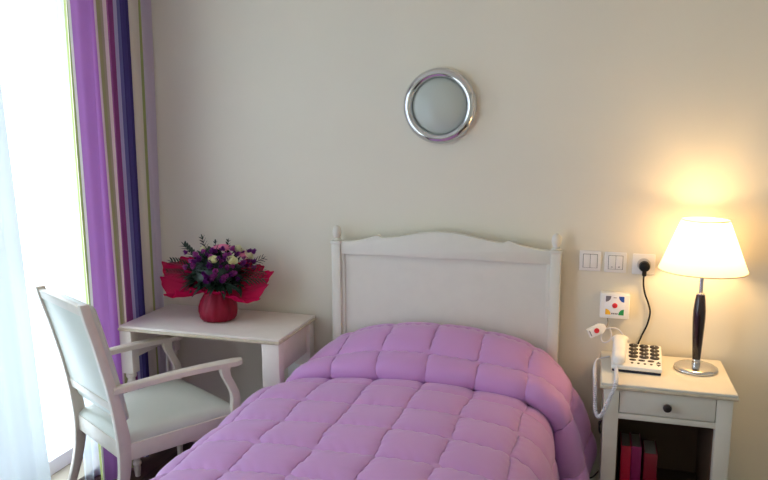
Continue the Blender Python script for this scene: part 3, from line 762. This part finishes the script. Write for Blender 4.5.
# handset lying on the left side of the body
hp = []
for t in list(np.linspace(0, .1, 8)) + list(np.linspace(.12, .88, 20)) + list(np.linspace(.9, 1, 8)):
    y = -.118+.205*t
    z0 = PZF+(PZB-PZF)*t + .020 + .022*math.sin(PI*t)
    e = abs(t-.5)*2; wd = (.029+.006*max(0, e-.45)/.55)*(.74+.30*t); hh = .013+.009*max(0, e-.5)*2
    ee = min(t, 1-t); kk = math.sqrt(max(.04, 1-(1-min(1, ee/.09))**2)); wd *= kk; hh *= kk
    zc = z0 - (.006 if e > .55 else 0)
    hp.append([(-.064+wd*math.cos(a)*(abs(math.cos(a))**-.25 if abs(math.cos(a)) > .05 else 1), y, zc+hh*math.sin(a)) for a in np.linspace(0, 2*PI, 20, endpoint=False)])
MB().sweep(hp).build('handset', PLASTIC, ph, angle=50)
# coiled cord: from the handset, down beside the nightstand and up again
Rz = Matrix.Rotation(.045, 3, 'Z')
def ploc(p): return Rz @ (Vector(p)-Vector((2.372, -.16, NZ)))
path = [(2.294, -.268, .690), (2.294, -.33, .684), (2.292, -.39, .684), (2.289, -.424, .676), (2.283, -.429, .655), (2.274, -.430, .632), (2.262, -.430, .597), (2.246, -.425, .555), (2.232, -.415, .545),
        (2.223, -.39, .565), (2.220, -.34, .624), (2.216, -.26, .665), (2.220, -.21, .690), (2.238, -.17, .687), (2.272, -.13, .686)]
cp_ = cat_rom(path, 60); hel = []
NRM = None; s_acc = 0
for i, p in enumerate(cp_):
    tg = (cp_[min(i+1, len(cp_)-1)]-cp_[max(i-1, 0)]).normalized()
    if NRM is None: NRM = tg.orthogonal().normalized()
    NRM = (NRM-tg*NRM.dot(tg)).normalized(); Bn = tg.cross(NRM)
    s_acc += (p-cp_[i-1]).length if i else 0
    rad = .0055*min(1, i/20)
    if i > 660: rad *= max(0, 1-(i-660)/60)
    a = s_acc/.0072*2*PI
    hel.append(ploc(p + (NRM*math.cos(a)+Bn*math.sin(a))*rad))
MB().tube(hel, .0027, 6).build('coiled_cord', CORDW, ph, angle=80)

# dark cable beside the nightstand
pts = [(2.248, -.31, .485), (2.242, -.27, .441), (2.247, -.22, .395), (2.246, -.10, .37), (2.246, -.025, .36), (2.262, -.010, .34), (2.29, -.010, .25), (2.27, -.010, .16), (2.246, -.013, .12), (2.225, -.02, .10), (2.19, -.022, .09)]
tag(MB().tube(cat_rom(pts), .003, 8).build('cable', BLACK), 'thin dark cable trailing between bed and nightstand', 'cable')

# ------------------------------------------------------------------ table lamp
LX, LY = 2.588, -.164
lamp = empty('table_lamp', (LX, LY, NZ), 'lit table lamp with cream shade and dark wood stem on the nightstand', 'lamp')
MB().lathe([(.070, 0), (.078, .002), (.080, .007), (.078, .012), (.070, .017), (.05, .020), (.022, .021), (.0, .021)], (0, 0, 0), 56).build('base', CHROME_S, lamp)
st = MB().lathe([(.015, .020), (.0155, .022), (.0155, .040), (.0145, .044), (0, .044)], (0, 0, 0), 32).build('collar', CHROME, lamp)
MB().lathe([(.0145, .043), (.0165, .075), (.020, .14), (.0228, .205), (.0225, .235), (.019, .275), (.0155, .296), (.014, .298), (0, .298)], (0, 0, 0), 36).build('wooden_stem', DARKWOOD, lamp)
MB().lathe([(.0145, .296), (.0145, .302), (.0075, .305), (.0075, .40), (.013, .402), (.013, .455), (0, .455)], (0, 0, 0), 24).build('metal_rod', CHROME, lamp)
SZ0, SZ1, SR0, SR1 = .393, .582, .156, .083
shade_m, sd, st_ = cloth('lamp_shade_fabric', srgb(255, 246, 228), .72)
b = MB(); P = []
for (r, z) in ((SR0, SZ0), (SR0-.2*(SR0-SR1), SZ0+.2*(SZ1-SZ0)), (SR0-.6*(SR0-SR1), SZ0+.6*(SZ1-SZ0)), (SR1, SZ1)):
    P.append([(r*math.cos(2*PI*k/64), r*math.sin(2*PI*k/64), z) for k in range(65)])
b.grid(P); bmesh.ops.remove_doubles(b.bm, verts=b.bm.verts, dist=1e-5)
b.build('lamp_shade', shade_m, lamp, angle=60)
TRIM = mat('cream_trim', srgb(236, 222, 190), .6)
MB().tube([(SR0*math.cos(a), SR0*math.sin(a), SZ0) for a in np.linspace(0, 2*PI, 65)], .0022, 8).build('lower_shade_ring', TRIM, lamp)
tr = MB().tube([(SR1*math.cos(a), SR1*math.sin(a), SZ1) for a in np.linspace(0, 2*PI, 65)], .0022, 8)
tr.tube([(-SR1, 0, SZ1-.004), (0, 0, SZ1-.012), (SR1, 0, SZ1-.004)], .0015, 6)
tr.build('shade_carrier', TRIM, lamp)
bulb_m = bpy.data.materials.new('bulb_glow'); bulb_m.use_nodes = True; bb = bulb_m.node_tree.nodes['Principled BSDF']
bb.inputs['Emission Color'].default_value = (1, .72, .40, 1); bb.inputs['Emission Strength'].default_value = 4
MB().lathe([(.012, .455), (.014, .462), (.026, .485), (.029, .505), (.022, .528), (0, .536)], (0, 0, 0), 24).build('bulb', bulb_m, lamp)
pl = bpy.data.lights.new('bulb_light', 'POINT'); pl.energy = 12.5; pl.color = (1, .63, .27); pl.shadow_soft_size = .045
plo = bpy.data.objects.new('bulb_light', pl); COL.objects.link(plo); plo.parent = lamp; plo.location = (0, 0, .505)
